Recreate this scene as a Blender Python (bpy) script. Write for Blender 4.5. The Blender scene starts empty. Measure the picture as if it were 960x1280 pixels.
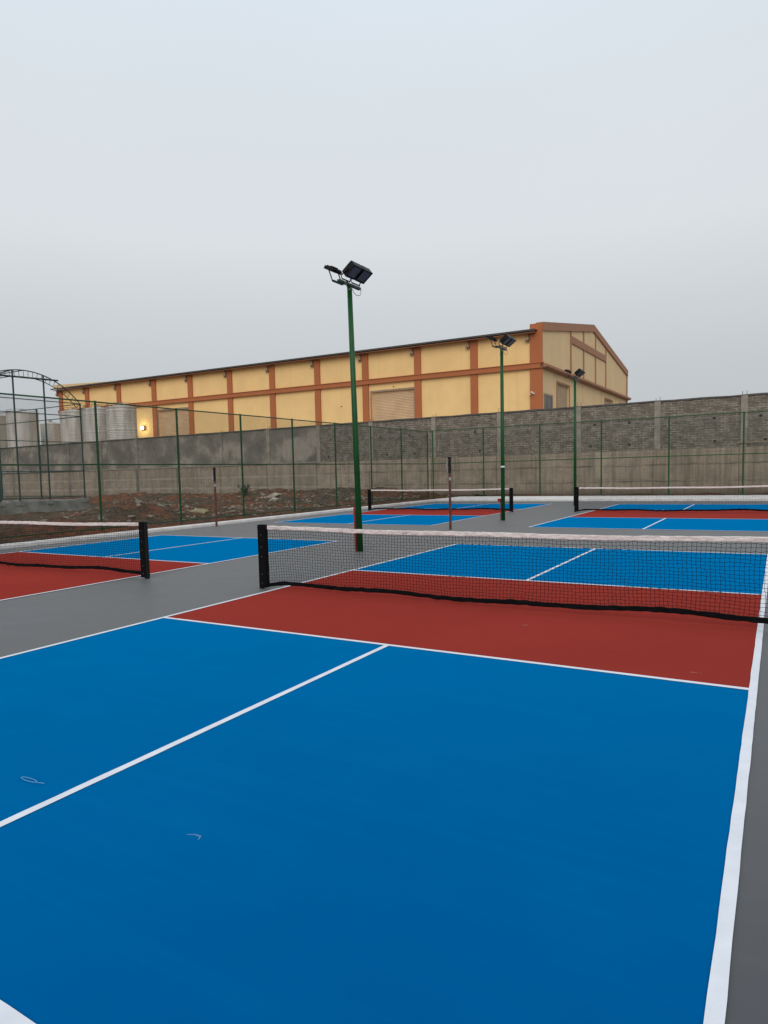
import bpy, bmesh, math, random
from mathutils import Vector, Matrix, noise
random.seed(7)
R=math.radians; PI=math.pi
scn=bpy.context.scene; C=scn.collection

# ------------------------------------------------------------------ node helpers
class N:
    def __init__(s,name):
        s.m=bpy.data.materials.new(name); s.m.use_nodes=True; s.t=s.m.node_tree; s.n=s.t.nodes; s.l=s.t.links
        s.b=s.n['Principled BSDF']; s.co=s.n.new('ShaderNodeTexCoord').outputs['Object']
    def put(s,k,v):
        i=s.b.inputs[k]
        if hasattr(v,'is_output') or isinstance(v,bpy.types.NodeSocket): s.l.new(v,i)
        else: i.default_value=v if not isinstance(v,tuple) or len(v)==4 else (*v,1)
    def scale(s,v,co=None,loc=(0,0,0)):
        n=s.n.new('ShaderNodeMapping'); n.inputs['Scale'].default_value=v; n.inputs['Location'].default_value=loc; s.l.new(co or s.co,n.inputs[0]); return n.outputs[0]
    def noise(s,sc,det=4,rough=.55,co=None,dist=0):
        n=s.n.new('ShaderNodeTexNoise'); n.inputs['Scale'].default_value=sc; n.inputs['Detail'].default_value=det
        n.inputs['Roughness'].default_value=rough; n.inputs['Distortion'].default_value=dist; s.l.new(co or s.co,n.inputs['Vector']); return n.outputs['Fac']
    def ramp(s,f,stops):
        n=s.n.new('ShaderNodeValToRGB'); e=n.color_ramp.elements
        while len(e)<len(stops): e.new(.5)
        for el,(p,c) in zip(e,stops): el.position=p; el.color=(c,c,c,1) if not isinstance(c,tuple) else (*c,1)
        s.l.new(f,n.inputs[0]); return n.outputs[0]
    def mix(s,f,a,b,mode='MIX'):
        n=s.n.new('ShaderNodeMix'); n.data_type='RGBA'; n.blend_type=mode
        for i,v in ((0,f),(6,a),(7,b)):
            if isinstance(v,bpy.types.NodeSocket): s.l.new(v,n.inputs[i])
            else: n.inputs[i].default_value=v if i==0 else (*v,1)
        return n.outputs[2]
    def math(s,op,a,b=0,c=0):
        n=s.n.new('ShaderNodeMath'); n.operation=op
        for i,v in enumerate((a,b,c)):
            if isinstance(v,bpy.types.NodeSocket): s.l.new(v,n.inputs[i])
            else: n.inputs[i].default_value=v
        return n.outputs[0]
    def sep(s,co=None):
        n=s.n.new('ShaderNodeSeparateXYZ'); s.l.new(co or s.co,n.inputs[0]); return n.outputs
    def comb(s,x,y,z):
        n=s.n.new('ShaderNodeCombineXYZ')
        for i,v in enumerate((x,y,z)):
            if isinstance(v,bpy.types.NodeSocket): s.l.new(v,n.inputs[i])
            else: n.inputs[i].default_value=v
        return n.outputs[0]
    def bump(s,h,st=.3,d=.01,prev=None):
        n=s.n.new('ShaderNodeBump'); n.inputs['Strength'].default_value=st; n.inputs['Distance'].default_value=d; s.l.new(h,n.inputs['Height'])
        if prev: s.l.new(prev,n.inputs['Normal'])
        s.l.new(n.outputs[0],s.b.inputs['Normal']); return n.outputs[0]

def simple(name,col,rough=.6,var=.15,sc=3,metal=0,bump=0,bsc=40,spec=.5):
    k=N(name); f=k.noise(sc,5)
    c=k.mix(k.ramp(f,[(.3,0.),(.7,1.)]),tuple(x*(1-var) for x in col),tuple(min(1,x*(1+var)) for x in col))
    k.put('Base Color',c); k.put('Roughness',rough); k.put('Metallic',metal); k.b.inputs['Specular IOR Level'].default_value=spec
    if bump: k.bump(k.noise(bsc,3),bump,.01)
    return k.m

def paint(name,col,rough,spec,worn=(.5,.5,.5),sheen=None):
    """acrylic court coating: fine grain, faint roller streaks and dust"""
    k=N(name)
    big=k.noise(.35,4); mid=k.noise(2.2,5,.6); streak=k.noise(1.,4,.6,k.scale((.35,9,1)))
    a=k.mix(k.ramp(big,[(.3,0.),(.7,1.)]),tuple(x*.93 for x in col),tuple(x*1.07 for x in col))
    b=k.mix(k.math('MULTIPLY',k.ramp(mid,[(.45,0.),(.75,1.)]),.12),a,worn)
    c=k.mix(k.math('MULTIPLY',k.ramp(streak,[(.5,0.),(.7,1.)]),.11),b,worn)
    gr=k.noise(260,2)
    c=k.mix(k.math('MULTIPLY',gr,.12),c,tuple(x*.55 for x in col))
    k.put('Base Color',c); k.put('Roughness',k.math('ADD',k.math('MULTIPLY',mid,.16),rough-.08)); k.b.inputs['Specular IOR Level'].default_value=spec
    if sheen:
        k.b.inputs['Sheen Weight'].default_value=sheen[0]; k.b.inputs['Sheen Roughness'].default_value=.6; k.b.inputs['Sheen Tint'].default_value=(*sheen[1],1)
    k.bump(gr,.12,.002)
    return k.m

M={}
M['grey']=paint('court_grey',(.048,.052,.063),.5,.28,(.11,.11,.11),(.12,(1,1,.93)))
M['blue']=paint('court_blue',(.0,.070,.242),.5,.0,(.0,.13,.33),(.33,(.0,.50,1)))
M['red']=paint('court_red',(.232,.030,.024),.55,.0,(.30,.045,.035),(.10,(1,.15,.1)))
M['line']=simple('line_paint',(.67,.70,.76),.5,.06,6,bump=.1,bsc=120)
M['kerb']=simple('kerb_concrete',(.62,.60,.58),.85,.15,2.5,bump=.4,bsc=20)
M['green']=simple('green_paint',(.006,.070,.015),.45,.2,4,spec=.3)
M['dgreen']=simple('dark_green_paint',(.008,.035,.026),.45,.2,4)
M['wire']=simple('green_wire',(.02,.045,.03),.5,.2,4)
M['black']=simple('black_coat',(.004,.004,.005),.5,.2,5,spec=.25)
M['fabric']=simple('black_webbing',(.005,.005,.006),.9,.3,30,bump=.5,bsc=300,spec=.1)
M['cord']=simple('net_cord',(.004,.004,.005),.8,.1,5,spec=.1)
k=N('net_tape'); f=k.noise(9,4,.6,k.scale((1,4,4))); k.put('Base Color',k.mix(k.ramp(f,[(.35,0.),(.65,1.)]),(.62,.54,.51),(.80,.74,.72)))
k.put('Roughness',.85); k.bump(k.noise(14,4,.6,k.scale((1,3,2))),.8,.02); M['tape']=k.m
M['steel']=simple('galvanised',(.35,.36,.37),.45,.2,6,metal=.6)
k=N('rust_maroon'); f=k.noise(14,5); k.put('Base Color',k.mix(k.ramp(f,[(.4,0.),(.62,1.)]),(.075,.012,.012),(.10,.045,.03))); k.put('Roughness',.65); M['maroon']=k.m
M['redpipe']=simple('red_conduit',(.24,.010,.014),.5,.6,1.2)
M['white']=simple('white_plastic',(.75,.74,.7),.6,.1,8)
k=N('lamp_glass'); k.put('Base Color',(.12,.125,.15)); k.put('Roughness',.4); M['glass']=k.m
M['led']=simple('led_board',(.32,.34,.40),.35,.1,5)
M['cable']=simple('grey_cable',(.3,.3,.3),.6,.1,5)

# concrete footing of the boundary wall: board marks, pour seams, damp streaks
k=N('wall_concrete'); x,y,z=k.sep()
f1=k.noise(.35,5,.6); f2=k.noise(1.6,6,.65); st=k.noise(1,5,.65,k.scale((3.2,1,.22))); vert=k.noise(1,3,.6,k.scale((9,1,.12)))
c=k.mix(k.ramp(f1,[(.3,0.),(.7,1.)]),(.255,.195,.135),(.43,.345,.26))
c=k.mix(k.math('MULTIPLY',k.ramp(f2,[(.35,1.),(.55,0.)]),.5),c,(.13,.115,.095))
c=k.mix(k.math('MULTIPLY',k.ramp(st,[(.48,0.),(.64,1.)]),.6),c,(.15,.12,.09))
c=k.mix(k.math('MULTIPLY',k.ramp(vert,[(.5,0.),(.64,1.)]),.36),c,(.44,.38,.31))
zw=k.math('ADD',z,k.math('MULTIPLY',k.math('SUBTRACT',k.noise(.9,4,.6),.5),.22))
def seam(k,zz,h,w,c,col,amt):
    d=k.math('ABSOLUTE',k.math('SUBTRACT',zz,h)); return k.mix(k.math('MULTIPLY',k.ramp(d,[(0.,1.),(w,0.)]),amt),c,col)
patch=k.ramp(k.noise(.6,3),[(.42,.25),(.58,1.)]); leftside=k.ramp(k.math('MULTIPLY',x,-.01),[(.285,0.),(.295,1.)]); ptail=k.ramp(k.noise(1.5,5,.65,k.scale((.6,1,1))),[(.36,.1),(.56,1.)])
for h,w,am in ((1.72,.06,1.),(.75,.07,.8),(2.42,.035,.5)):
    d=k.math('ABSOLUTE',k.math('SUBTRACT',zw,h)); c=k.mix(k.math('MULTIPLY',k.math('MULTIPLY',k.ramp(d,[(0.,1.),(w,0.)]),am),k.math('MULTIPLY',patch,k.math('SUBTRACT',1.,leftside))),c,(.075,.065,.055))
for h,w in ((1.62,.10),(.72,.13)):
    d=k.math('ABSOLUTE',k.math('SUBTRACT',zw,h)); c=k.mix(k.math('MULTIPLY',k.math('MULTIPLY',k.ramp(d,[(0.,.75),(w,0.)]),leftside),ptail),c,(.50,.44,.37))
c=k.mix(k.math('MULTIPLY',leftside,.22),c,(.15,.13,.11))
brk=k.n.new('ShaderNodeTexBrick')
k.l.new(k.comb(x,z,0.),brk.inputs['Vector'])
for a,b in (('Scale',1.),('Brick Width',1.22),('Row Height',.9),('Mortar Size',.012),('Mortar Smooth',.5),('Bias',0.)): brk.inputs[a].default_value=b
c=k.mix(k.math('MULTIPLY',brk.outputs['Fac'],.45),c,(.09,.08,.07))
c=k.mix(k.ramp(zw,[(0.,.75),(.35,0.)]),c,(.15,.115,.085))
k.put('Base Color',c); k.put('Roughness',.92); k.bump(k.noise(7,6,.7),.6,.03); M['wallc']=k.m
# rough concrete blocks
k=N('wall_blocks'); x,y,z=k.sep()
wx=k.math('ADD',x,k.math('MULTIPLY',k.math('SUBTRACT',k.noise(3.,3),.5),.03)); wz=k.math('ADD',z,k.math('MULTIPLY',k.math('SUBTRACT',k.noise(1.6,3),.5),.035))
brk=k.n.new('ShaderNodeTexBrick'); k.l.new(k.comb(wx,wz,0.),brk.inputs['Vector'])
for a,b in (('Scale',1.),('Brick Width',.38),('Row Height',.142),('Mortar Size',.016),('Mortar Smooth',.2),('Bias',0.)): brk.inputs[a].default_value=b
brk.inputs['Color1'].default_value=(.125,.103,.078,1); brk.inputs['Color2'].default_value=(.225,.19,.15,1); brk.inputs['Mortar'].default_value=(.46,.40,.33,1)
g=k.noise(2.6,5,.65)
mort=k.ramp(k.noise(2.3,5,.65),[(.40,0.),(.58,1.)])
c=k.mix(k.math('MULTIPLY',brk.outputs['Fac'],k.math('SUBTRACT',1.,mort)),brk.outputs['Color'],(.10,.088,.072))
c=k.mix(k.math('MULTIPLY',k.ramp(g,[(.38,1.),(.55,0.)]),.5),c,(.105,.09,.07))
c=k.mix(k.math('MULTIPLY',k.ramp(k.noise(14,4,.7),[(.55,0.),(.7,1.)]),.4),c,(.33,.30,.26))
band=k.math('ABSOLUTE',k.math('SUBTRACT',wz,4.36)); c=k.mix(k.ramp(band,[(0.,.5),(.08,0.)]),c,(.30,.27,.24))
k.put('Base Color',c); k.put('Roughness',.95)
h=k.math('SUBTRACT',k.math('ADD',k.noise(30,4),k.noise(5,3)),brk.outputs['Fac']); k.bump(h,.8,.02); M['blocks']=k.m
# grey render (plaster) with damp cloud stains
k=N('wall_plaster'); f1=k.noise(.42,5,.62,dist=.1); f2=k.noise(2.4,6,.7); st=k.noise(1,4,.6,k.scale((4,1,.5)))
c=k.mix(k.ramp(f1,[(.40,0.),(.52,.3),(.62,1.)]),(.125,.113,.095),(.33,.285,.235))
x,y,z=k.sep(); ex=k.math('MULTIPLY',k.math('ADD',x,31.6),.55); ez=k.math('MULTIPLY',k.math('SUBTRACT',z,3.7),.85)
dd=k.math('ADD',k.math('SQRT',k.math('ADD',k.math('MULTIPLY',ex,ex),k.math('MULTIPLY',ez,ez))),k.math('MULTIPLY',k.math('SUBTRACT',k.noise(1.3,5,.65),.5),.9))
c=k.mix(k.ramp(dd,[(.75,.85),(1.15,0.)]),c,(.36,.31,.26))
c=k.mix(k.math('MULTIPLY',k.ramp(f2,[(.4,0.),(.7,1.)]),.35),c,(.24,.215,.18))
c=k.mix(k.math('MULTIPLY',k.ramp(st,[(.5,0.),(.7,1.)]),.3),c,(.085,.078,.066))
k.put('Base Color',c); k.put('Roughness',.93); k.bump(k.noise(6,5,.7),.5,.02); M['plaster']=k.m
M['pil']=simple('wall_pilaster_concrete',(.27,.235,.19),.9,.25,2.2,bump=.6,bsc=14)
M['cope']=simple('wall_coping',(.10,.095,.088),.9,.3,3,bump=.5,bsc=18)
M['dark']=simple('hole_dark',(.02,.02,.02),.9,.1,3)
M['plinth']=simple('plinth_concrete',(.21,.205,.185),.9,.45,1.6,bump=.8,bsc=9)
# building paints
def wallpaint(name,col,dirt):
    k=N(name); x,y,z=k.sep(); f=k.noise(.5,5,.6); st=k.noise(1,5,.65,k.scale((2.5,2.5,.15)))
    c=k.mix(k.ramp(f,[(.35,0.),(.65,1.)]),tuple(v*.95 for v in col),tuple(min(1,v*1.04) for v in col))
    c=k.mix(k.math('MULTIPLY',k.ramp(st,[(.52,0.),(.75,1.)]),.22),c,dirt)
    k.put('Base Color',c); k.put('Roughness',.8); k.bump(k.noise(5,5,.7),.25,.02); return k.m
M['yellow']=wallpaint('yellow_wall',(.88,.58,.25),(.60,.38,.17))
M['cream']=wallpaint('cream_wall',(.65,.465,.25),(.47,.34,.18))
M['terra']=wallpaint('terracotta_trim',(.42,.130,.045),(.3,.10,.045))
M['brown']=wallpaint('brown_trim',(.33,.155,.085),(.22,.11,.07))
M['roof']=simple('roof_sheet',(.52,.46,.33),.55,.12,.8)
M['eave']=simple('eave_edge',(.06,.05,.045),.6,.2,1)
M['door']=simple('roller_tan',(.60,.40,.23),.6,.1,1)
M['doorb']=simple('roller_brown',(.40,.28,.17),.6,.1,1)
M['win']=simple('window_grey',(.07,.075,.08),.5,.5,1.2)
M['bracket']=simple('bracket_grey',(.30,.22,.15),.7,.2,4)
k=N('tank_steel'); x,y,z=k.sep(); f=k.noise(1,5,.6,k.scale((1.5,1.5,.25)))
c=k.mix(k.ramp(f,[(.35,0.),(.65,1.)]),(.36,.33,.29),(.60,.56,.51)); k.put('Base Color',c); k.put('Roughness',.55); k.put('Metallic',.15); M['tank']=k.m
k=N('soil'); f=k.noise(.22,5,.6); g=k.noise(2.2,6,.7); h=k.noise(11,5,.7)
c=k.mix(k.ramp(f,[(.45,0.),(.55,1.)]),(.10,.068,.045),(.19,.068,.033))
c=k.mix(k.math('MULTIPLY',k.ramp(g,[(.42,1.),(.56,0.)]),.8),c,(.040,.029,.021))
c=k.mix(k.math('MULTIPLY',k.ramp(h,[(.55,0.),(.66,1.)]),.6),c,(.27,.215,.165))
k.put('Base Color',c); k.put('Roughness',1.); k.b.inputs['Specular IOR Level'].default_value=.1; k.bump(k.noise(4,8,.75),1.,.12); M['soil']=k.m
M['rubble']=simple('rubble_mat',(.20,.165,.125),.95,.75,.9,bump=.6,bsc=20)
M['leaf']=simple('leaf_green',(.05,.065,.03),.7,.35,6)
M['bulb']=None
k=N('lit_lamp'); k.put('Base Color',(1.,.95,.7)); k.b.inputs['Emission Color'].default_value=(1,.93,.62,1); k.b.inputs['Emission Strength'].default_value=9; M['bulb']=k.m
M['yellowbag']=simple('pale_yellow_sack',(.30,.26,.14),.7,.3,9,bump=.8,bsc=12)
M['string']=simple('pale_string',(.10,.30,.55),.8,.1,9)
M['smear']=simple('chalk_smear_mat',(.08,.22,.42),.9,.2,9)

# ------------------------------------------------------------------ mesh helpers
def obj(name,bm,m,parent=None,smooth=False,mats=None):
    me=bpy.data.meshes.new(name); bm.normal_update(); bm.to_mesh(me); bm.free()
    for mm in (mats or [m]): me.materials.append(mm)
    if smooth:
        for p in me.polygons: p.use_smooth=True
    o=bpy.data.objects.new(name,me); C.objects.link(o)
    if parent: o.parent=parent
    return o
def tag(o,label=None,cat=None,group=None,kind=None):
    if label: o['label']=label
    if cat: o['category']=cat
    if group: o['group']=group
    if kind: o['kind']=kind
    return o
def empty(name,loc,rz=0):
    o=bpy.data.objects.new(name,None); C.objects.link(o); o.location=loc; o.rotation_euler=(0,0,rz); o.empty_display_size=.2; return o
def copy_tree(o,parent=None):
    c=o.copy(); C.objects.link(c)
    if parent: c.parent=parent
    for ch in list(o.children): copy_tree(ch,c)
    return c
def B(): return bmesh.new()
def quad(bm,a,b,c,d,mi=0):
    f=bm.faces.new([bm.verts.new(v) for v in (a,b,c,d)]); f.material_index=mi; return f
def hexa(bm,p):   # 8 pts bottom 0-3, top 4-7
    v=[bm.verts.new(q) for q in p]
    for f in ((3,2,1,0),(4,5,6,7),(0,1,5,4),(1,2,6,5),(2,3,7,6),(3,0,4,7)): bm.faces.new([v[i] for i in f])
def box(bm,x0,y0,z0,x1,y1,z1,bev=0):
    n0=len(bm.verts)
    hexa(bm,[(x0,y0,z0),(x1,y0,z0),(x1,y1,z0),(x0,y1,z0),(x0,y0,z1),(x1,y0,z1),(x1,y1,z1),(x0,y1,z1)])
    if bev:
        bm.verts.ensure_lookup_table(); vs=bm.verts[n0:]
        es=list({e for v in vs for e in v.link_edges}); bmesh.ops.bevel(bm,geom=es,offset=bev,segments=2,affect='EDGES',profile=.6)
def tube(bm,pts,r,n=8,cap=True,closed=False):
    pts=[Vector(p) for p in pts]; rings=[]; L=len(pts)
    for i,p in enumerate(pts):
        d=(pts[min(i+1,L-1)]-pts[max(i-1,0)]).normalized()
        a=Vector((0,0,1)) if abs(d.z)<.9 else Vector((1,0,0))
        u=d.cross(a).normalized(); w=d.cross(u)
        rr=r[i] if isinstance(r,(list,tuple)) else r
        rings.append([bm.verts.new(p+(u*math.cos(2*PI*j/n)+w*math.sin(2*PI*j/n))*rr) for j in range(n)])
    for a,b in zip(rings,rings[1:]):
        for j in range(n): bm.faces.new((a[j],a[(j+1)%n],b[(j+1)%n],b[j]))
    if cap and n>2: bm.faces.new(rings[0][::-1]); bm.faces.new(rings[-1])
class Raw:      # fast vertex/face lists for nets and wire mesh
    def __init__(s): s.v=[]; s.f=[]
    def tube(s,pts,r,u,w,n=3):
        b=len(s.v)
        for p in pts:
            for j in range(n):
                c,q=math.cos(2*PI*j/n)*r,math.sin(2*PI*j/n)*r
                s.v.append((p[0]+u[0]*c+w[0]*q,p[1]+u[1]*c+w[1]*q,p[2]+u[2]*c+w[2]*q))
        for i in range(len(pts)-1):
            for j in range(n):
                k=(j+1)%n; a=b+i*n; s.f.append((a+j,a+k,a+n+k,a+n+j))
    def obj(s,name,m,parent=None):
        me=bpy.data.meshes.new(name); me.from_pydata(s.v,[],s.f); me.materials.append(m)
        o=bpy.data.objects.new(name,me); C.objects.link(o)
        if parent: o.parent=parent
        return o
def wrinkle(bm,amp,sc,seed=0):
    for v in bm.verts:
        v.co+=noise.noise_vector(v.co*sc+Vector((seed,seed*2,0)))*amp

# ------------------------------------------------------------------ ground, slab, courts
bm=B(); bmesh.ops.create_grid(bm,x_segments=4,y_segments=4,size=900)
for v in bm.verts: v.co.z=-.45
tag(obj('ground',bm,M['soil']),kind='structure')

X0,X1,Y0,Y1=-10.3,22.,-16.,27.6
bm=B(); box(bm,X0,Y0,-.3,X1,Y1,0)
tag(obj('sports_slab',bm,M['grey']),kind='structure')
def strip(bm,x0,y0,x1,y1,z,jit=.0009,step=.16):
    """thin painted line with slightly uneven taped edges, running along its longer side"""
    along_y=abs(y1-y0)>abs(x1-x0); L=abs(y1-y0) if along_y else abs(x1-x0); n=max(2,int(L/step)); A=[];Bb=[]
    for i in range(n+1):
        t=i/n; j1=random.gauss(0,jit); j2=random.gauss(0,jit)
        if along_y: A.append(bm.verts.new((x0+j1,y0+(y1-y0)*t,z))); Bb.append(bm.verts.new((x1+j2,y0+(y1-y0)*t,z)))
        else: A.append(bm.verts.new((x0+(x1-x0)*t,y0+j1,z))); Bb.append(bm.verts.new((x0+(x1-x0)*t,y1+j2,z)))
    for i in range(n): bm.faces.new((A[i],Bb[i],Bb[i+1],A[i+1]) if along_y else (A[i],A[i+1],Bb[i+1],Bb[i]))
def court(ox,oy,w,yk0,yk1,yb0,yb1,lw=.052,lr=.052,lb=0):
    root=B(); z=.004
    for a,b in ((yb0,yk0),(yk1,yb1)): quad(root,(0,a,z),(w,a,z),(w,b,z),(0,b,z))
    root=obj('court_surface',root,M['blue']); root.location=(ox,oy,0); tag(root,kind='structure')
    bm=B(); quad(bm,(0,yk0,z),(w,yk0,z),(w,yk1,z),(0,yk1,z)); obj('kitchen_zone',bm,M['red'],root)
    z=.008; h=lw/2
    def ln(*a):
        bm=B(); strip(bm,*a); obj('painted_line',bm,M['line'],root)
    ln(-h,yb0+h,h,yb1-h,z); ln(w-lr/2,yb0+h,w+lr/2,yb1-h,z)
    ln(-h,yb0-h-lb,w+lr/2,yb0+h,z); ln(-h,yb1-h,w+lr/2,yb1+h,z)
    ln(h,yk0-h,w-lr/2,yk0+h,z); ln(h,yk1-h,w-lr/2,yk1+h,z)
    ln(w/2-h,yb0+h,w/2+h,yk0-h,z); ln(w/2-h,yk1+h,w/2+h,yb1-h,z)
court(0,0,6.098,-2.14,2.13,-6.70,6.65,lr=.054,lb=.05)
court(-9.2,-.22,6.12,-2.13,2.1,-6.70,6.6)
court(-9.05,18.15,6.12,-2.1,2.13,-6.7,6.6)
court(.12,18.15,6.12,-2.3,2.13,-6.62,6.4)

# kerbs and the pale apron behind the far end
def kerb(x0,y0,x1,y1,h,rounded=.02):
    bm=B(); L=max(x1-x0,y1-y0); n=int(L/1.)
    along_y=(y1-y0)>(x1-x0)
    prof=[(0,-.2),(0,h-.03),(.03,h),(1,h),(1,-.2)]
    rings=[]
    for i in range(n+1):
        t=i/n; ring=[]
        for j,(a,b) in enumerate(prof):
            jj=noise.noise(Vector((t*L*.5,a*3,x0)))*.018
            if along_y: ring.append(bm.verts.new((x1-a*(x1-x0)+jj,y0+t*(y1-y0),b+jj*.6)))
            else: ring.append(bm.verts.new((x0+t*(x1-x0),y0+a*(y1-y0)+jj,b+jj*.6)))
        rings.append(ring)
    for a,b in zip(rings,rings[1:]):
        for j in range(4): bm.faces.new((a[j],a[j+1],b[j+1],b[j]))
    bmesh.ops.recalc_face_normals(bm,faces=bm.faces)
    return bm
tag(obj('kerb',kerb(X0-.34,Y0,X0,Y1+.3,.095),M['kerb']),kind='structure')
tag(obj('kerb',kerb(X0+.02,Y1,X1,Y1+.35,.11),M['kerb']),kind='structure')
bm=B(); box(bm,X0-.3,Y1+.352,-.2,X1,31.9,.095); tag(obj('concrete_apron',bm,M['kerb']),kind='structure')

# soil outside the fence: mounds of red earth and dark spoil
def mound(x,y,cx,cy,sx,sy,h): return h*math.exp(-((x-cx)/sx)**2-((y-cy)/sy)**2)
MND=[(-18.4,12.6,2.2,2.8,.52),(-16.5,11,1.6,2.4,.42),(-22.5,17.5,3,2.6,.34),(-33,30.5,9,2.2,.40),(-26,32.5,4.5,1.8,.55),(-24,25,3.5,2.,.38),(-18,27,3,2.2,.42),(-17.5,33,4.5,1.3,.55),(-40,31,5,3,.3),(-15.5,7,1.3,2.5,.3),(-20,34.6,8,1.2,.45)]
def terr(x,y):
    z=-.10+sum(mound(x,y,*m) for m in MND)
    e=min(1,max(0,(-x-11.)/3.)) if y<28 else min(1,max(0,(y-32.2)/1.5)+max(0,(-x-12.8)/3.))
    q=noise.noise(Vector((x*.45,y*.45,0)))*.20+noise.noise(Vector((x*1.4,y*1.4,3)))*.11+noise.noise(Vector((x*4,y*4,7)))*.05
    return (z+.1+q)*e-.06
me_v=[];me_f=[]
def grid(x0,x1,nx,y0,y1,ny,fn):
    b=len(me_v)
    for j in range(ny+1):
        for i in range(nx+1):
            x=x0+(x1-x0)*i/nx; y=y0+(y1-y0)*j/ny; me_v.append((x,y,fn(x,y)))
    for j in range(ny):
        for i in range(nx):
            a=b+j*(nx+1)+i; me_f.append((a,a+1,a+nx+2,a+nx+1))
grid(-80,X0-.3,420,-20,36.6,350,terr)
grid(X0-.3,26,110,31.88,37.0,24,lambda x,y:-.02+noise.noise(Vector((x*.8,y*.8,0)))*.12)
me=bpy.data.meshes.new('soil_ground'); me.from_pydata(me_v,[],me_f); me.materials.append(M['soil'])
for p in me.polygons: p.use_smooth=True
o=bpy.data.objects.new('soil_ground',me); C.objects.link(o); tag(o,kind='structure')

def rock(bm,c,s,seed):
    r=bmesh.ops.create_icosphere(bm,subdivisions=1,radius=1)
    sc=Vector((random.uniform(.6,1.4),random.uniform(.5,1.2),random.uniform(.35,.8)))*s; rot=Matrix.Rotation(random.uniform(0,6),3,'Z')
    for v in r['verts']:
        n=1+noise.noise(v.co*1.7+Vector((seed,0,0)))*.7
        v.co=rot@Vector((v.co.x*sc.x*n,v.co.y*sc.y*n,v.co.z*sc.z*n))+Vector(c)
bm=B()
for i in range(2600):
    if random.random()<.6: x=random.gauss(-17.5,3.2); y=random.uniform(8,34)
    else: x=random.uniform(-46,-13.5); y=random.gauss(31,2.5)
    if x>-13.3 or y>36: continue
    s=random.choice((.02,.03,.03,.04,.05,.07,.10,.13)); rock(bm,(x,y,terr(x,y)+s*.2),s,i)
tag(obj('rubble',bm,M['rubble']),'small broken stones and brick bits strewn over the soil','rubble',kind='stuff')
for i,(x,y,s,lab) in enumerate([(-20.6,26.2,.42,'pale broken concrete slab lying flat on the soil, nearest the fence below the wall corner'),(-22.8,28.3,.40,'grey concrete lump tilted on the red earth beside the wall'),(-19.0,24.0,.26,'small whitish concrete lump at the foot of the fence')]):
    bm=B(); rock(bm,(0,0,0),s,i*3+50)
    for v in bm.verts: v.co.x*=1.5
    tag(obj('concrete_lump',bm,simple('pale_concrete',(.36,.31,.25),.95,.25,4,bump=.6,bsc=12) if i==0 else bpy.data.materials['pale_concrete']),lab,'concrete lump').location=(x,y,terr(x,y)+s*.25)
bm=B(); r=bmesh.ops.create_icosphere(bm,subdivisions=3,radius=1)
for v in r['verts']:
    n=1+noise.noise(v.co*2.2)*.5; v.co=Vector((v.co.x*.5*n,v.co.y*.35*n,v.co.z*.17*n))
o=obj('sack',bm,M['yellowbag'],smooth=True); o.location=(-16.8,15.6,terr(-16.8,15.6)+.06); tag(o,'crumpled pale yellow sack dumped on the dark soil behind the fence','sack')

def leafy(name,loc,rad,h,n,ls,label,cat,group=None):
    root=empty(name,loc); bm=B(); st=B()
    for i in range(16):
        a=random.uniform(0,6.28); t=random.uniform(.3,1); tip=Vector((math.cos(a)*rad*t,math.sin(a)*rad*t,h*random.uniform(.6,1)))
        tube(st,[(0,0,-.05),tip*.5+Vector((0,0,.08)),tip],[.012,.008,.004],4)
        for j in range(n//16):
            s=random.uniform(.25,1); p=tip*s+noise.random_unit_vector()*.12*rad
            d=noise.random_unit_vector(); e=d.cross(noise.random_unit_vector()).normalized(); L=ls*random.uniform(.6,1.3)
            bm.faces.new([bm.verts.new(q) for q in (p,p+d*L*.5+e*L*.22,p+d*L,p+d*L*.5-e*L*.22)])
    obj('foliage',bm,M['leaf'],root); obj('stem',st,M['leaf'],root); return tag(root,label,cat,group)
leafy('weed_bush',(-26.9,30.6,terr(-26.9,30.6)),.6,.8,420,.13,'scrubby green weed bush growing against the foot of the plastered wall','bush')

# ------------------------------------------------------------------ boundary wall
W=empty('boundary_wall',(4.47,37.0,0),math.atan2(.69,-55.87)+PI)   # local -x runs to the left of the picture
tag(W,'long grey boundary wall, concrete below, bare blocks and plaster panels above','wall')
S=[-20.,-15.,-10.,-5.,0,4.54,9.2,14.43,19.34,24.54,29.4,34.5,39.8,45.1,50.6,55.87,61.,66.,71.,76.,81.]
bm=B(); 
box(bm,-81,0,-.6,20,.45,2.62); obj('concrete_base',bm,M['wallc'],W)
for i in range(len(S)-1):
    a,b=S[i]+.17,S[i+1]-.17
    bm=B(); z1=5.47
    if S[i]<29.3: box(bm,-b,.05,2.62,-a,.4,z1); obj('block_panel',bm,M['blocks'],W)
    else:
        box(bm,-b,.06,2.62,-a,.4,z1); obj('plaster_panel',bm,M['plaster'],W)
        bm=B(); box(bm,-b,-.06,2.60,-a,.055,2.70,.01); obj('ledge',bm,M['pil'],W)
for s in S:
    bm=B(); box(bm,-s-.17,-.02,2.62 if s<40 else .0,-s+.17,.42,5.5,.012); obj('pilaster',bm,M['pil'] if s<35 else M['plaster'],W)
    if S.index(s)>=4 and s<60:
        bm=B()
        for dx in (-.12,.1): tube(bm,[(-s+dx,.2,5.45),(-s+dx+.01,.2,5.78+random.uniform(-.08,.06))],.014,5)
        obj('rebar_stub',bm,M['maroon'],W)
bm=B(); n=200
tops=[]
for i in range(n+1):
    x=-81+101*i/n; j=noise.noise(Vector((x*.7,0,0)))*.035; tops.append((x,5.47,5.56+j))
for (xa,za,ta),(xb,zb_,tb) in zip(tops,tops[1:]):
    pass
r=[]
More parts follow.
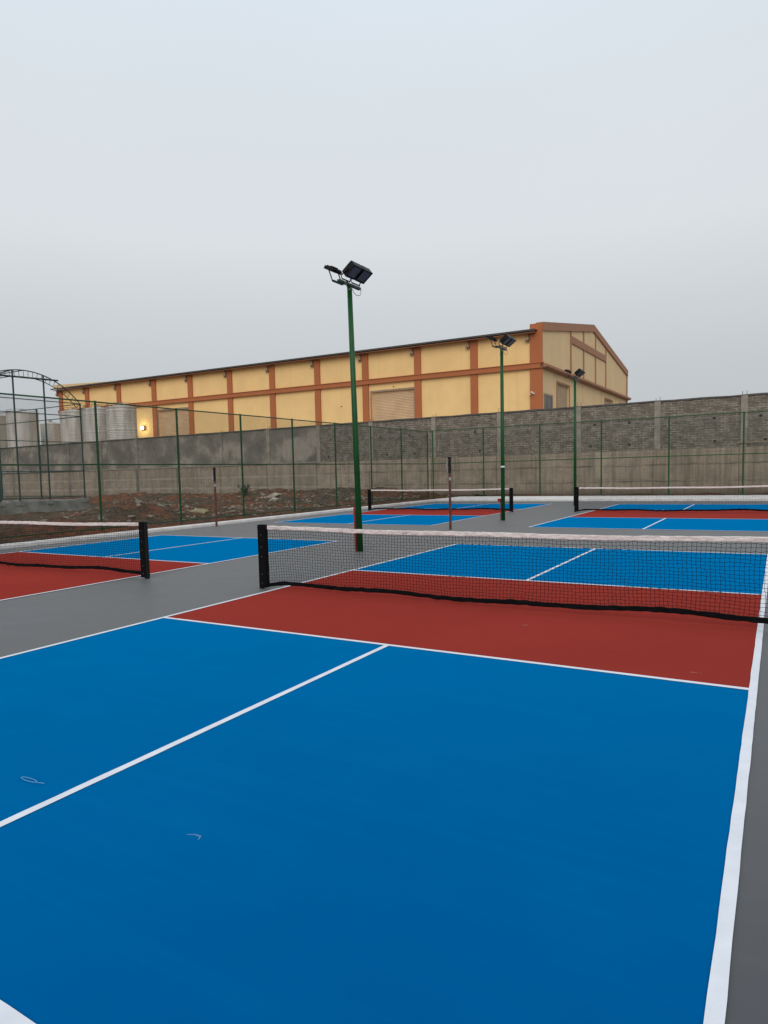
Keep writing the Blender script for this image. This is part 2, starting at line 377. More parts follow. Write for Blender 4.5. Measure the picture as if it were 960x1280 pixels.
for x,z0,z1 in tops: r.append([bm.verts.new(q) for q in ((x,-.01,z0+.003),(x,-.01,z1),(x,.44,z1),(x,.44,z0+.003))])
for a,b in zip(r,r[1:]):
    for j in range(4): bm.faces.new((a[j],b[j],b[(j+1)%4],a[(j+1)%4]))
bm.faces.new(r[0]); bm.faces.new(r[-1][::-1])
obj('coping',bm,M['cope'],W)
bm=B()
for i in range(len(S)-1):
    if S[i]>=29 : continue
    for t in (.33,.8):
        if random.random()<.25: continue
        for z in (2.95,4.28):
            s=S[i]+(S[i+1]-S[i])*t+random.uniform(-.3,.3); box(bm,-s-.07,.035,z,-s+.07,.052,z+.12)
tag(obj('putlog_hole',bm,M['dark'],W),kind=None)
# vertical joints in the concrete base under each pilaster
for s in S[4:16]:
    bm=B(); box(bm,-s-.235,-.012,0,-s-.215,.002,2.60); obj('joint',bm,M['dark'],W)
bm=B(); tube(bm,[(.35,-.12,2.86),(-8,-.12,2.83)][::-1] if 0 else [(-.3+.0,-.1,2.86),(4.5,-.1,2.93)],.03,8)
obj('water_pipe',bm,M['bracket'],W)

# raised yard behind the wall
bm=B(); box(bm,-150,37.9,-.4,60,140,3.0); tag(obj('raised_yard',bm,M['plinth']),kind='structure')
bm=B(); box(bm,-150,37.5,-.4,-76.4,37.9,3.0)
tag(obj('yard_edge',bm,M['plinth']),kind='structure')

# ------------------------------------------------------------------ warehouse
cx,cy=-11.83,53.27; ux,uy=-.99925,-.0388; vx,vy=.0096,.99995; LF=63.9; LG=37.37; ZB=3.0
def P(s,t,z): return (ux*s+vx*t,uy*s+vy*t,z)           # s along the long front, t along the gable, local to corner
bld=empty('warehouse',(cx,cy,0)); tag(bld,'long yellow warehouse with terracotta pilasters and a cream gable end behind the wall','warehouse')
def pb(bm,s0,t0,z0,s1,t1,z1): hexa(bm,[P(s0,t0,z0),P(s1,t0,z0),P(s1,t1,z0),P(s0,t1,z0),P(s0,t0,z1),P(s1,t0,z1),P(s1,t1,z1),P(s0,t1,z1)])
ZE=13.55; ZR=16.6; HG=LG/2
# wall shells with openings left for the doors
def wall_run(bm,axis,a0,a1,z0,z1,holes,th=.3):
    """vertical wall from a0 to a1 along s ('s') or t ('t'), with rectangular holes (a,b,top) from the floor up"""
    cuts=sorted(holes); cur=a0
    for a,b,top in cuts:
        if axis=='s': pb(bm,cur,0,z0,a,th,z1); pb(bm,a,0,top,b,th,z1)
        else: pb(bm,0,cur,z0,th,a,z1); pb(bm,0,a,top,th,b,z1)
        cur=b
    if axis=='s': pb(bm,cur,0,z0,a1,th,z1)
    else: pb(bm,0,cur,z0,th,a1,z1)
PS=[.56,6.18,11.86,17.59,23.28,29.07,34.93,40.81,46.61,52.62,58.4,LF-.4]
holes=[(12.3,16.95,9.72),(41.25,46.1,9.8)]
bm=B(); wall_run(bm,'s',.3,LF,ZB,ZE+.1,holes); obj('front_wall',bm,M['yellow'],bld)
gh=[(4.7,8.9,9.7),(24.6,28.6,9.75),(33.0,35.3,9.75)]
bm=B(); wall_run(bm,'t',0.,LG,ZB,13.5,gh)
# triangular gable top
def gtop(t): return 14.45+(17.3-14.45)*(1-abs(t-HG)/HG)
v=[P(0,0,13.503),P(0,LG,13.503),P(0,LG,gtop(LG)),P(0,HG,gtop(HG)),P(0,0,gtop(0))]
w=[P(.3,a,b) for a,b in ((0,13.503),(LG,13.503),(LG,gtop(LG)),(HG,gtop(HG)),(0,gtop(0)))]
f1=[bm.verts.new(q) for q in v]; f2=[bm.verts.new(q) for q in w]
bm.faces.new(f1); bm.faces.new(f2[::-1])
for i in range(5): bm.faces.new((f1[i],f2[i],f2[(i+1)%5],f1[(i+1)%5]))
obj('gable_wall',bm,M['cream'],bld)
bm=B(); pb(bm,.3,LG-.3,ZB,LF,LG,ZE); obj('back_wall',bm,M['yellow'],bld)
bm=B(); pb(bm,LF-.3,.3,ZB,LF,LG-.3,ZE)
vv=[bm.verts.new(q) for q in (P(LF-.15,.3,ZE),P(LF-.15,LG-.3,ZE),P(LF-.15,HG,ZR))]; bm.faces.new(vv); obj('end_wall',bm,M['yellow'],bld)
for t0,t1 in ((0.,HG),(HG,LG)):
    bm=B(); hexa(bm,[P(LF+.65,t0,13.9),P(LF+.9,t0,13.9),P(LF+.9,t1,13.9),P(LF+.65,t1,13.9),P(LF+.65,t0,gtop(t0)),P(LF+.9,t0,gtop(t0)),P(LF+.9,t1,gtop(t1)),P(LF+.65,t1,gtop(t1))]); obj('end_parapet',bm,M['cream'],bld)
# roof: two profiled sheets with overhang
def roof_half(sgn):
    bm=B(); n=240; th=.07
    def zz(t): 
        d=abs(t-HG); return ZR+.35-(ZR-ZE)*d/HG
    te=-.75 if sgn<0 else LG+.75
    rr=[]
    for i in range(n+1):
        s=.302+(LF+.6-.302)*i/n; c=(.03 if i%2 else -.0)
        rr.append([bm.verts.new(P(s,te,zz(te)+c)),bm.verts.new(P(s,HG,zz(HG)+c)),bm.verts.new(P(s,HG,zz(HG)+c-th)),bm.verts.new(P(s,te,zz(te)+c-th))])
    for a,b in zip(rr,rr[1:]):
        for j in range(4):
            bm.faces.new((a[j],b[j],b[(j+1)%4],a[(j+1)%4]))
    return bm
rf=obj('roof',roof_half(-1),M['roof'],bld); obj('roof',roof_half(1),M['roof'],bld)
bm=B(); pb(bm,.30,-.80,13.70,LF+.6,-.755,13.86); obj('gutter',bm,M['eave'],rf)
bm=B(); pb(bm,.42,-.72,13.58,LF+.3,-.003,13.62); obj('soffit',bm,M['brown'],rf)
# pilasters, belt course, brackets
for i,s in enumerate(PS):
    w=.34 if i else .42
    bm=B(); pb(bm,max(s-w,.0)-(.0 if i else .25),-.16,ZB,s+w,-.003,13.55 if i else 14.4); obj('pilaster',bm,M['terra'],bld)
    bm=B(); pb(bm,s+w+.05,-.34,13.02,s+w+.36,-.003,13.22); pb(bm,s+w+.12,-.30,13.223,s+w+.22,-.06,13.55); 
    for q in (.1,.26): pb(bm,s+w+q,-.26,12.86,s+w+q+.05,-.05,13.017)
    obj('rafter_bracket',bm,M['bracket'],bld)
bm=B(); pb(bm,-.25,-.30,10.53,LF,-.163,10.95); obj('belt_course',bm,M['terra'],bld)
bm=B(); pb(bm,-.253,-.36,10.953,LF,-.15,11.01); obj('belt_course_lip',bm,M['terra'],bld)
bm=B()
hexa(bm,[P(-.55,-.30,10.62),P(-.003,-.30,10.48),P(-.003,LG+.4,10.48),P(-.55,LG+.4,10.62),P(-.55,-.30,10.84),P(-.003,-.30,11.0),P(-.003,LG+.4,11.0),P(-.55,LG+.4,10.84)]); obj('gable_belt',bm,M['brown'],bld)
# gable coping following the slope
for a,b in ((-.0,HG),(HG,LG+.3)):
    bm=B(); za=14.5+(gtop(min(a,LG))-14.45); zb=14.5+(gtop(min(b,LG))-14.45)
    hexa(bm,[P(-.16,a,za-.75),P(.5,a,za-.75),P(.5,b,zb-.75),P(-.16,b,zb-.75),P(-.16,a,za),P(.5,a,za),P(.5,b,zb),P(-.16,b,zb)]); obj('gable_coping',bm,M['brown'],bld)
bm=B(); pb(bm,-.14,LG-.1,ZB,.2,LG+.15,13.75); obj('corner_trim',bm,M['brown'],bld)
for t in (9.48,14.5,19.8,24.9):
    bm=B(); pb(bm,-.10,t-.13,11.003,-.003,t+.13,gtop(t)-.72); obj('gable_rib',bm,M['brown'],bld)
bm=B(); pb(bm,-.13,9.6,14.05,-.105,24.8,14.75); pb(bm,-.104,9.62,14.05,-.003,24.78,14.75); obj('gable_band',bm,M['brown'],bld)
for t in (3.9,14.3,23.0,30.5):
    bm=B(); pb(bm,-.05,t-.1,ZB,-.003,t+.1,10.47); obj('gable_rib',bm,M['cream'],bld)
# roller doors: ribbed curtains set in frames
def roller(axis,a,b,top,mt,fr):
    bm=B(); n=int((top-5.0)/.075)
    rr=[]
    for i in range(n+1):
        z=top-(top-5.0)*i/n; d=.16+(.035 if i%2 else 0)
        rr.append((P(a,d,z),P(b,d,z)) if axis=='s' else (P(d,a,z),P(d,b,z)))
    vs=[[bm.verts.new(q) for q in r] for r in rr]
    for x,y in zip(vs,vs[1:]): bm.faces.new((x[0],x[1],y[1],y[0]))
    o=obj('roller_door',bm,mt,bld)
    fb=B(); F=.16
    for (p0,p1,z0,z1) in ((a-F,a,5.,top+F),(b,b+F,5.,top+F),(a,b,top,top+F)):
        if axis=='s': pb(fb,p0,-.06,z0,p1,-.003,z1)
        else: pb(fb,-.06,p0,z0,-.003,p1,z1)
    obj('door_frame',fb,fr,o)
    bm=B()
    if axis=='s': pb(bm,a,.29,ZB,b,.31,top)
    else: pb(bm,.29,a,ZB,.31,b,top)
    obj('door_backing',bm,M['dark'],o)
for h in holes: roller('s',*h,M['door'],M['bracket'])
for h in gh: roller('t',*h,M['doorb'],M['brown'])
bm=B(); pb(bm,-.05,.75,5.6,-.003,3.0,8.25); win=obj('window',bm,M['win'],bld)
bm=B()
for (t0,t1,z0,z1) in ((.6,.75,5.6,8.4),(3.0,3.15,5.6,8.4),(.75,3.0,8.25,8.4),(1.82,1.92,5.6,8.25),(.75,3.,6.9,7.0)): pb(bm,-.09,t0,z0,-.052,t1,z1)
obj('window_frame',bm,M['bracket'],win)
bm=B(); pb(bm,.9,-.34,8.25,1.0,-.16,8.3); tube(bm,[P(.6,-.2,8.3),P(.75,-.55,8.45)],.07,8); obj('outlet_pipe',bm,M['white'],bld)
for s in (14.5,20.5,):
    bm=B(); tube(bm,[P(s,-.003,10.1 if s==14.5 else 8.6),P(s,-.08,10.1 if s==14.5 else 8.6)],.05,8); obj('outlet_pipe',bm,M['dark'],bld)
# lit wall lamp on the front, near the tanks
o=empty('wall_lamp',(cx+P(48.6,0,0)[0],cy+P(48.6,-.0,0)[1]-.02,7.9)); tag(o,'lit white floodlight on the yellow warehouse front beside the tanks','wall lamp')
bm=B(); box(bm,-.28,-.3,-.2,.28,-.02,.22,.03); obj('housing',bm,M['bracket'],o)
bm=B(); box(bm,-.25,-.33,-.17,.25,-.303,.19); obj('lens',bm,M['bulb'],o)
L=bpy.data.lights.new('wall_lamp_light','POINT'); L.energy=60; L.color=(1,.92,.55); L.shadow_soft_size=.2
lo=bpy.data.objects.new('wall_lamp_light',L); C.objects.link(lo); lo.parent=o; lo.location=(0,-.75,0)

# ------------------------------------------------------------------ storage tanks
def tank(x,y,r,top,label,hatch=True):
    t=empty('storage_tank',(x,y,3.0)); h=top-3.0; bm=B(); n=64; m=int(h/.09)
    rings=[]
    for i in range(m+1):
        z=h*i/m; rr=r+(.022 if i%2 else 0)+(.03 if i%22==0 else 0)
        rings.append([bm.verts.new((math.cos(2*PI*j/n)*rr,math.sin(2*PI*j/n)*rr,z)) for j in range(n)])
    for a,b in zip(rings,rings[1:]):
        for j in range(n): bm.faces.new((a[j],a[(j+1)%n],b[(j+1)%n],b[j]))
    obj('tank_body',bm,M['tank'],t)
    bm=B(); rr=[(r+.06,h-.02),(r+.06,h+.05),(r*.3,h+.30),(.18,h+.34),(.0,h+.36)]; rings=[[bm.verts.new((math.cos(2*PI*j/48)*max(q,.001),math.sin(2*PI*j/48)*max(q,.001),z)) for j in range(48)] for q,z in rr]
    for a,b in zip(rings,rings[1:]):
        for j in range(48): bm.faces.new((a[j],a[(j+1)%48],b[(j+1)%48],b[j]))
    obj('tank_roof',bm,M['tank'],t,smooth=True)
    bm=B(); tube(bm,[(0,0,h+.3),(0,0,h+.55)],.22,14); obj('hatch',bm,M['steel'],t)
    bm=B()
    for a in range(0,360,20):
        c,s=math.cos(R(a)),math.sin(R(a)); tube(bm,[(c*r*.96,s*r*.96,h+.03),(c*r*.96,s*r*.96,h+.42)],.02,4)
        c2,s2=math.cos(R(a+20)),math.sin(R(a+20)); tube(bm,[(c*r*.96,s*r*.96,h+.42),(c2*r*.96,s2*r*.96,h+.42)],.018,4)
    if hatch: obj('guard_rail',bm,M['maroon'],t)
    else: bm.free()
    tag(t,label,'tank','cylindrical tanks behind the boundary wall')
tank(-54.46,43.05,1.55,9.35,'rightmost of the pale ribbed tanks, beside the lit wall lamp')
tank(-58.98,43.51,1.5,9.5,'pale ribbed tank in the middle, second from the lit wall lamp')
tank(-63.68,43.94,1.5,9.55,'pale ribbed tank seen behind the right end post of the arched frame')
tank(-70.93,42.27,1.75,9.75,'wide beige tank seen through the left half of the arched frame')
tank(-73.35,47.63,1.2,8.9,'slim short grey tank seen through the middle of the arched frame',False)
tank(-77.82,42.56,1.8,9.9,'tank at the far left, cut off by the photo edge')

# ------------------------------------------------------------------ chain-link fences
def fence(name,origin,rz,L,H,posts,label,pitch=.075,rails=(2.17,),bottom=.06):
    f=empty(name,origin,rz)
    for x in posts:
        bm=B(); tube(bm,[(x,0,-.3),(x,0,H)],.04,10); obj('post',bm,M['green'],f)
    for z in (H-.03,)+tuple(rails)+(bottom,):
        bm=B(); n=max(2,len(posts)*2); tube(bm,[(L*i/n,-.03,z+noise.noise(Vector((i*.9,z,0)))*.012) for i in range(n+1)],.024 if z>1 else .02,8)
        obj('rail',bm,M['green'],f)
    rw=Raw(); z0,z1=bottom,H-.03; h=z1-z0; n=int((L+h)/pitch)
    for sgn in (1,-1):
        for i in range(n):
            a=i*pitch-h       # x where the wire meets z0 (rising right)
            xa,xb=a,a+h; za,zb=z0,z1
            if xa<0: za=z0-xa; xa=0
            if xb>L: zb=z1-(xb-L); xb=L
            if xb-xa<.02: continue
            if sgn<0: za,zb=z0+z1-za,z0+z1-zb
            y=.045+sgn*.003; q=.7071
            mid=((xa+xb)/2,y+noise.noise(Vector((xa*.3,za,0)))*.03,(za+zb)/2)
            rw.tube([(xa,y,za),mid,(xb,y,zb)],.0033,(0,1,0),(q,0,-q*sgn))
    rw.obj('chain_link',M['wire'],f)
    return tag(f,label,'fence')
fpY=[32.2-3.55*i for i in range(14)]
fL=32.2+14.
fence('chain_link_fence',(-12.95,32.2,0),-PI/2,fL,4.25,[3.57*i for i in range(13)],'green chain-link fence on tall posts along the left side of the courts beside the soil')
fence('chain_link_fence',(-12.83,32.3,0),0,34.7,4.28,[3.47*i+ (.2 if i==0 else .13) for i in range(10)],'green chain-link fence across the far end, in front of the block wall')

# ------------------------------------------------------------------ arched frame on a concrete plinth
bm=B(); x=-28.3
def rough_box(bm,x0,y0,z0,x1,y1,z1,n=10,amp=.03):
    r=[]
    ay=(y1-y0)>(x1-x0)
    for i in range(n+1):
        t=i/n
        ring=[]
        for a,b in ((0,z0),(0,z1),(1,z1),(1,z0)):
            q=Vector((x0+(x1-x0)*a,y0+(y1-y0)*t,b)) if ay else Vector((x0+(x1-x0)*t,y0+(y1-y0)*a,b))
            q+=noise.noise_vector(q*1.3)*amp; ring.append(bm.verts.new(q))
        r.append(ring)
    for a,b in zip(r,r[1:]):
        for j in range(4): bm.faces.new((a[j],a[(j+1)%4],b[(j+1)%4],b[j]))
    bm.faces.new(r[0][::-1]); bm.faces.new(r[-1])
    bmesh.ops.recalc_face_normals(bm,faces=bm.faces)
plinth=B(); rough_box(plinth,-28.75,4,-.5,-28.3,18.5,.56,28); pl=obj('plinth_wall',plinth,M['plinth'])
tag(pl,'low rough grey concrete plinth under the arched green frame','plinth')
b2=B(); rough_box(b2,-45,18.05,-.5,-28.76,18.5,.55,24); obj('return_wall',b2,M['plinth'],pl)
for y in (18.2,15.95,14.17,13.1,11.4):
    b2=B(); box(b2,-28.8,y-.22,.4,-28.25,y+.22,.66,.03); obj('pedestal',b2,M['plinth'],pl)
A=empty('arched_frame',(-28.5,14.8,.55)); tag(A,'dark green arched steel frame with horizontal rails standing on the concrete plinth','steel frame')
def bar(name,pts,r,n=6):
    bm=B(); tube(bm,pts,r,n); return obj(name,bm,M['dgreen'],A)
EZ=5.52; RS=1.53; HW=3.4
rad=(HW*HW+RS*RS)/(2*RS)
def archz(y,off=0): return EZ+RS-rad+math.sqrt(max(0,(rad-off)**2-y*y))
def arch(x):
    bm=B(); th=math.asin(HW/rad)
    for off in (0,.34):
        pts=[(x,math.sin(th*t)*(rad-off),EZ+RS-rad+math.cos(th*t)*(rad-off)) for t in [i/20-1 for i in range(41)]]
        tube(bm,pts,.03 if off==0 else .022,6)
    for i in range(1,28):
        t=(i/14-1)*th; tube(bm,[(x,math.sin(t)*rad,EZ+RS-rad+math.cos(t)*rad),(x,math.sin(t)*(rad-.34),EZ+RS-rad+math.cos(t)*(rad-.34))],.014,5)
    tube(bm,[(x,HW,EZ),(x,math.sin(th)*(rad-.34),EZ+RS-rad+math.cos(th)*(rad-.34))],.02,5)
    return obj('arch_truss',bm,M['dgreen'],A)
for x in (0.2,-8.,-16.): arch(x)
for y,top in ((3.4,EZ),(1.15,archz(1.15)),(-.63,archz(.63)),(-1.7,archz(1.7)),(-3.4,EZ)):
    bar('post',[(.2,y,0),(.2,y,top)],.05)
for x in (-3.9,-8,-12,-16): bar('post',[(x,3.4,0),(x,3.4,EZ)],.055)
bar('tie_beam',[(.26,2.0,6.70),(.26,-3.,6.62)],.05)
bar('purlin',[(.2,-.63,archz(.63)),(-4,-3.,archz(3.))],.03)
for z in (EZ,4.8,3.3,1.68,.22): 
    bar('rail',[(.24,-3.4,z),(.24,3.4,z)],.026)
    bar('rail',[(.24,3.44,z),(-16,3.44,z)],.026)
bar('purlin',[(.2,0,archz(0)),(-16,0,archz(0))],.025)

# ------------------------------------------------------------------ floodlight poles
pole=empty('floodlight_pole',(-1.4,4.7,0),0)
bm=B(); tube(bm,[(0,0,0),(0,0,2.8),(0,0,5.56)],[.066,.06,.052],14); obj('pole_shaft',bm,M['green'],pole,smooth=True)
bm=B(); box(bm,-.035,-.42,5.561,.035,.42,5.61,.005); obj('cross_arm',bm,M['dgreen'],pole)
bm=B(); box(bm,-.20,-.36,5.611,-.15,.02,5.64,.004); box(bm,-.16,-.1,5.612,.0,-.05,5.638); obj('side_arm',bm,M['dgreen'],pole)
def floodlight(y,side,tilt,x0):
    a=R(tilt); n=Vector((side*math.cos(a),0,-math.sin(a))); up=Vector((side*math.sin(a),0,math.cos(a))); w=Vector((0,1,0))
    H2,W2,D=(.15 if side>0 else .12),.17,(.09 if side>0 else .035)
    c=Vector((x0+side*(.06 if side>0 else -.02),y,5.62))+up*H2*(1. if side>0 else .8)+Vector((0,0,.075 if side>0 else .21))
    mt=Matrix((( w.x,up.x,n.x,c.x),(w.y,up.y,n.y,c.y),(w.z,up.z,n.z,c.z),(0,0,0,1)))
    bm=B(); box(bm,-W2,-H2,-D,W2,H2,D*.4,.012)
    for i in range(9): box(bm,-W2+.03+i*.037,-H2+.03,-D-.02,-W2+.036+i*.037,H2-.03,-D-.001)
    box(bm,-.06,-H2+.05,-D-.036,.06,H2-.07,-D-.022,.004)
    # raised bezel
    for q in ((-W2,-H2,-W2+.022,H2),(W2-.022,-H2,W2,H2),(-W2+.022,-H2,W2-.022,-H2+.03),(-W2+.022,H2-.022,W2-.022,H2)): box(bm,q[0],q[1],D*.4+.001,q[2],q[3],D*.4+.02)
    bm.transform(mt); fl=obj('floodlight',bm,M['black'],pole)
    bm=B(); box(bm,-W2+.024,-H2+.032,D*.4+.001,W2-.024,H2-.024,D*.4+.008); bm.transform(mt); obj('lamp_glass',bm,M['glass'],fl)
    bm=B(); 
    for s in (-1,1):
        p=c+w*(s*(W2+.012)); tube(bm,[p,Vector((x0,y+s*(W2+.012),5.69)),Vector((x0,y+s*(W2-.02),5.63))],.012,6)
    tube(bm,[(x0,y-W2+.02,5.63),(x0,y+W2-.02,5.63)],.014,6); obj('yoke',bm,M['black'],fl)
floodlight(-.19,1,53,.04); floodlight(.19,1,53,.04); floodlight(-.24,-1,63,-.17)
bm=B(); tube(bm,[(.05,-.26,5.6),(.07,-.2,5.47),(.06,-.12,5.44),(.05,-.04,5.5),(.04,.02,5.56)],.007,5); tube(bm,[(.05,.33,5.62),(.08,.33,5.5),(.09,.27,5.41),(.08,.15,5.38),(.06,.07,5.43),(.05,.03,5.5)],.007,5); obj('cable_loop',bm,M['cable'],pole)
heads=[pole]
labels=['tallest green floodlight pole, nearest, between the two front courts','middle green floodlight pole with a white tape ring, beside the far net','farthest green floodlight pole rising behind the right far net post']
p2=copy_tree(pole); p2.location=(-1.52,14.0,0); p3=copy_tree(pole); p3.location=(-1.5,23.3,0)
for o_,l in zip((pole,p2,p3),labels): tag(o_,l,'light pole','green floodlight poles between the courts')
pole.rotation_euler=(0,R(-1.05),0)
bm=B(); tube(bm,[(-.085,-.03,0),(-.085,-.03,.93),(-.05,-.02,.98)],.024,8); obj('conduit',bm,M['redpipe'],pole)
bm=B(); box(bm,-.17,-.06,.62,-.07,.04,.72,.01); tube(bm,[(-.09,0,0),(-.09,0,.62)],.012,6); obj('switch_box',bm,M['redpipe'],p2)
bm=B(); tube(bm,[(0,0,1.74),(0,0,1.79)],.071,14); obj('tape_ring',bm,M['white'],p2)

# ------------------------------------------------------------------ maroon net posts between the rows of courts
def mpost(x,y,h,label):
    t=empty('volleyball_post',(x,y,0)); bm=B(); tube(bm,[(0,0,0),(0,0,h)],.036,10); obj('shaft',bm,M['maroon'],t)
    bm=B(); tube(bm,[(0,0,h-.42),(0,0,h-.02)],.041,10); tube(bm,[(0,0,h-.02),(0,0,h+.03)],.05,10); obj('sleeve',bm,M['black'],t)
    bm=B()
    for z in (h-.08,h-.3,.95,.4):
        tube(bm,[(-.03,-.03,z-.03),(-.06,-.07,z),(-.03,-.03,z+.03)],.008,5)
    obj('hook',bm,M['steel'],t)
    bm=B(); tube(bm,[(.004,-.004,h*.69),(.01,-.004,h*.735)],.036,10); obj('worn_tape',bm,M['cable'],t)
    bm=B(); tube(bm,[(-.05,-.03,h-.06),(-.075,-.04,h-.2),(-.05,-.03,h-.38)],.014,5); obj('tape_end',bm,M['steel'],t)
    tag(t,label,'post','maroon net posts between the court rows')
mpost(-1.75,10.25,2.03,'maroon post with black top standing in the middle, right of the nearest floodlight pole')
mpost(-9.98,9.5,1.95,'maroon post standing at the left edge of the slab near the fence')

# ------------------------------------------------------------------ pickleball nets
def make_net():
    t=empty('pickleball_net',(0,0,0)); Lx=6.7; H=.93
    def top(x): return .925-.02*math.sin(PI*x/Lx)+.006*math.sin(x*2.3)
    def bot(x): return .055+.035*min(1,x/2.5)+.018*math.sin(x*1.35+.5)+.010*math.sin(x*3.7)-.03*max(0,1-x/.35)
    def off(x,z): return .035*math.sin(x*1.1+.4)*(1-z)+.018*math.sin(x*2.7+z*2)*(1-z*.6)
    for x in (0,Lx):
        bm=B(); tube(bm,[(x,0,0),(x,0,.935)],.038,14); obj('net_post',bm,M['black'],t)
    s=.044; rw=Raw(); nx=int((Lx-.14)/s); nz=20
    J={}
    def pt(i,j):
        if (i,j) not in J:
            x=.08+(Lx-.16)*i/nx; a,b=bot(x)+.02,top(x)-.03; z=a+(b-a)*j/nz
            J[i,j]=(x+random.gauss(0,.0022)+.010*math.sin(j*.45+i*.13)*.6,off(x,z),z+random.gauss(0,.0022)+.004*math.sin(i*.5+j)+(.0045 if (i+j)%2 else -.0045))
        return J[i,j]
    for i in range(nx+1): rw.tube([pt(i,j) for j in range(nz+1)],.0025,(1,0,0),(0,1,0))
    for j in range(nz+1): rw.tube([pt(i,j) for i in range(nx+1)],.0025,(0,1,0),(0,0,1))
    rw.obj('net_mesh',M['cord'],t)
    def band(name,f0,f1,m,th,n,amp,rows=5):
        bm=B(); r=[]
        for i in range(n+1):
            x=.05+(Lx-.10)*i/n; a,b=f0(x),f1(x); ring=[]
            for q in range(rows+1):
                z=a+(b-a)*q/rows; ring.append(Vector((x,off(x,z)-th,z)))
            for q in range(rows,-1,-1):
                z=a+(b-a)*q/rows; ring.append(Vector((x,off(x,z)+th,z)))
            ring=[bm.verts.new(v+Vector((0,noise.noise(v*12)*amp*1.4+noise.noise(v*34)*amp*.7,noise.noise(v*9+Vector((5,0,0)))*amp))) for v in ring]; r.append(ring)
        for a,b in zip(r,r[1:]):
            m_=len(a)
            for j in range(m_): bm.faces.new((a[j],b[j],b[(j+1)%m_],a[(j+1)%m_]))
        bm.faces.new(r[0]); bm.faces.new(r[-1][::-1]); bmesh.ops.recalc_face_normals(bm,faces=bm.faces)
        return obj(name,bm,m,t,smooth=True)
    band('top_tape',lambda x:top(x)-.052,lambda x:top(x)+.004,M['tape'],.006,330,.0055)
    band('bottom_band',lambda x:bot(x)-.022,lambda x:bot(x)+.034,M['fabric'],.006,260,.010)
    for x0,x1 in ((-.02,.115),(Lx-.115,Lx+.02)):
        bm=B(); box(bm,x0,-.042,.02,x1,.042,.948,.012); wrinkle(bm,.003,8,x0); sb=obj('side_band',bm,M['fabric'],t)
        bm=B()
        for z in (.09,.22,.48,.62,.80): tube(bm,[((x0+x1)/2,-.047,z),((x0+x1)/2,-.0425,z)],.0045,8)
        obj('eyelet',bm,M['steel'],sb)
        bm=B()
        xp=0 if x0<1 else Lx
        for z in (.1,.26,.48,.7,.9): tube(bm,[(xp-.05,-.0,z),(xp,-.05,z+.01),(x0+.02 if x0<1 else x1-.02,-.02,z),(xp,.05,z-.01),(xp-.05,0,z)],.005,5)
        obj('lacing',bm,M['cord'],t)
    bm=B(); box(bm,.03,-.018,.86,.13,.018,.945,.01); obj('tape_end',bm,M['black'],t)
    return t
n1=make_net(); n1.location=(-.27,.03,0)
tag(n1,'nearest black net with white top tape, crossing the front right court','net','pickleball nets')
for loc,lab,rz in (((-9.42,.0,0),'black net with white tape at the left edge, crossing the front left court',.006),((-9.45,18.75,0),'black net on the far left court, behind the maroon post',-.03),((-.36,18.75,0),'black net on the far right court in front of the block wall',0)):
    c=copy_tree(n1); c.location=loc; c.rotation_euler=(0,0,rz); tag(c,lab,'net','pickleball nets')

# ------------------------------------------------------------------ odds and ends on the courts
bm=B(); pts=[]
for i in range(15):
    a=i/14*2*PI*.96; pts.append((math.cos(a)*.068,math.sin(a)*.014,.012))
tube(bm,pts+[(.12,.01,.012)],.0022,5); o=obj('string_loop',bm,M['string']); o.location=(2.72,-5.645,.0); o.rotation_euler=(0,0,R(1)); tag(o,'thin loop of pale string lying on the blue court left of the centre line','string')
bm=B(); tube(bm,[(-.045,-.012,.008),(-.01,.006,.009),(.025,.006,.009),(.035,-.02,.008)],[.002,.004,.006,.002],6); o=obj('chalk_smear',bm,M['smear']); o.location=(3.96,-5.625,0); o.scale=(1,1,.5); tag(o,'pale curved crumb of chalk on the blue court right of the centre line','smudge')  # chalk smear on the court, modelled as a thin raised curve
for x,y,l in ((3.96,-.76,'small pale paper scrap on the red strip, below the net middle'),(5.68,-1.85,'small pale paper scrap on the red strip near its right front corner')):
    bm=B(); tube(bm,[(-.05,0,.008),(0,.004,.01),(.045,-.004,.008)],[.003,.004,.002],5); tube(bm,[(.07,.004,.008),(.085,.0,.008)],.003,5); o=obj('paper_scrap',bm,M['bracket']); o.location=(x,y,0); o.rotation_euler=(0,0,random.uniform(-.3,.3)) if 0 else (0,0,.1); o.scale=(.6,.6,.5); tag(o,l,'scrap')

# ------------------------------------------------------------------ sky, sun, camera
w=bpy.data.worlds.new('World'); scn.world=w; w.use_nodes=True; nt=w.node_tree; bg=nt.nodes['Background']
sky=nt.nodes.new('ShaderNodeTexSky'); sky.sky_type='NISHITA'; sky.sun_disc=False; sky.sun_elevation=R(32); sky.sun_rotation=R(155); sky.air_density=1.; sky.dust_density=3
tc=nt.nodes.new('ShaderNodeTexCoord'); sp=nt.nodes.new('ShaderNodeSeparateXYZ'); nt.links.new(tc.outputs['Generated'],sp.inputs[0])
rp=nt.nodes.new('ShaderNodeValToRGB'); e=rp.color_ramp.elements
stops=[(0.,(.52,.55,.575)),(.13,(.572,.600,.623)),(.21,(.635,.665,.69)),(.31,(.735,.775,.80)),(.42,(.745,.795,.835)),(.56,(.752,.83,.90)),(1.,(1.0,1.04,1.08))]
while len(e)<len(stops): e.new(.5)
for el,(p,c) in zip(e,stops): el.position=p; el.color=(*c,1)
nz=nt.nodes.new('ShaderNodeTexNoise'); nz.inputs['Scale'].default_value=1.6; nz.inputs['Detail'].default_value=4; mp=nt.nodes.new('ShaderNodeMapping'); mp.inputs['Scale'].default_value=(1,1,2.2)
nt.links.new(tc.outputs['Generated'],mp.inputs[0]); nt.links.new(mp.outputs[0],nz.inputs['Vector'])
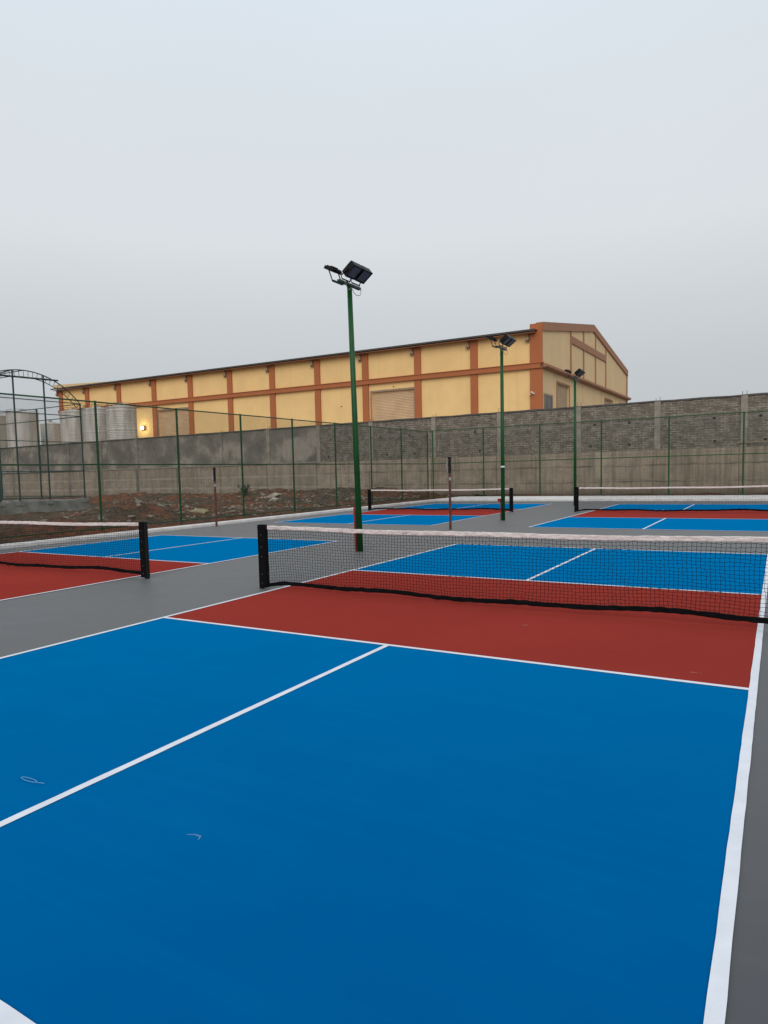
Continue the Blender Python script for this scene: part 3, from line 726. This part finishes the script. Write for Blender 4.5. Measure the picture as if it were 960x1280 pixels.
ma=nt.nodes.new('ShaderNodeMath'); ma.operation='MULTIPLY_ADD'; ma.inputs[1].default_value=.9; ma.inputs[2].default_value=9.4
nt.links.new(nz.outputs['Fac'],ma.inputs[0])
nt.links.new(sp.outputs[2],rp.inputs[0])
vm=nt.nodes.new('ShaderNodeVectorMath'); vm.operation='SCALE'; nt.links.new(rp.outputs[0],vm.inputs[0]); nt.links.new(ma.outputs[0],vm.inputs['Scale'])
mx=nt.nodes.new('ShaderNodeMix'); mx.data_type='RGBA'; mx.inputs[0].default_value=.05
nt.links.new(vm.outputs[0],mx.inputs[6]); nt.links.new(sky.outputs[0],mx.inputs[7]); nt.links.new(mx.outputs[2],bg.inputs[0]); bg.inputs[1].default_value=.1

s=bpy.data.lights.new('sun','SUN'); s.energy=1.2; s.angle=R(45); s.color=(1,.95,.88)
so=bpy.data.objects.new('sun',s); C.objects.link(so)
d=Vector((math.sin(R(155))*math.cos(R(32)),math.cos(R(155))*math.cos(R(32)),math.sin(R(32))))   # direction towards the sun
so.rotation_euler=d.to_track_quat('Z','Y').to_euler()

cam=bpy.data.cameras.new('camera'); co=bpy.data.objects.new('camera',cam); C.objects.link(co); scn.camera=co
yaw,pitch,roll,f,px,py=-.5485940,-.0772357,-.0252249,861.926,448.295,658.934
fw=Vector((math.sin(yaw)*math.cos(pitch),math.cos(yaw)*math.cos(pitch),math.sin(pitch))); r0=Vector((math.cos(yaw),-math.sin(yaw),0)); u0=r0.cross(fw)
rr=r0*math.cos(roll)+u0*math.sin(roll); uu=-r0*math.sin(roll)+u0*math.cos(roll)
m=Matrix(((rr.x,uu.x,-fw.x,6.23386),(rr.y,uu.y,-fw.y,-7.83238),(rr.z,uu.z,-fw.z,1.65257),(0,0,0,1)))
co.matrix_world=m
cam.sensor_fit='VERTICAL'; cam.sensor_height=36; cam.lens=f/1280*36
cam.shift_x=(480-px)/1280; cam.shift_y=(py-640)/1280
cam.clip_start=.05; cam.clip_end=3000
scn.view_settings.view_transform='Standard'; scn.view_settings.look='None'; scn.view_settings.gamma=1; scn.view_settings.exposure=0
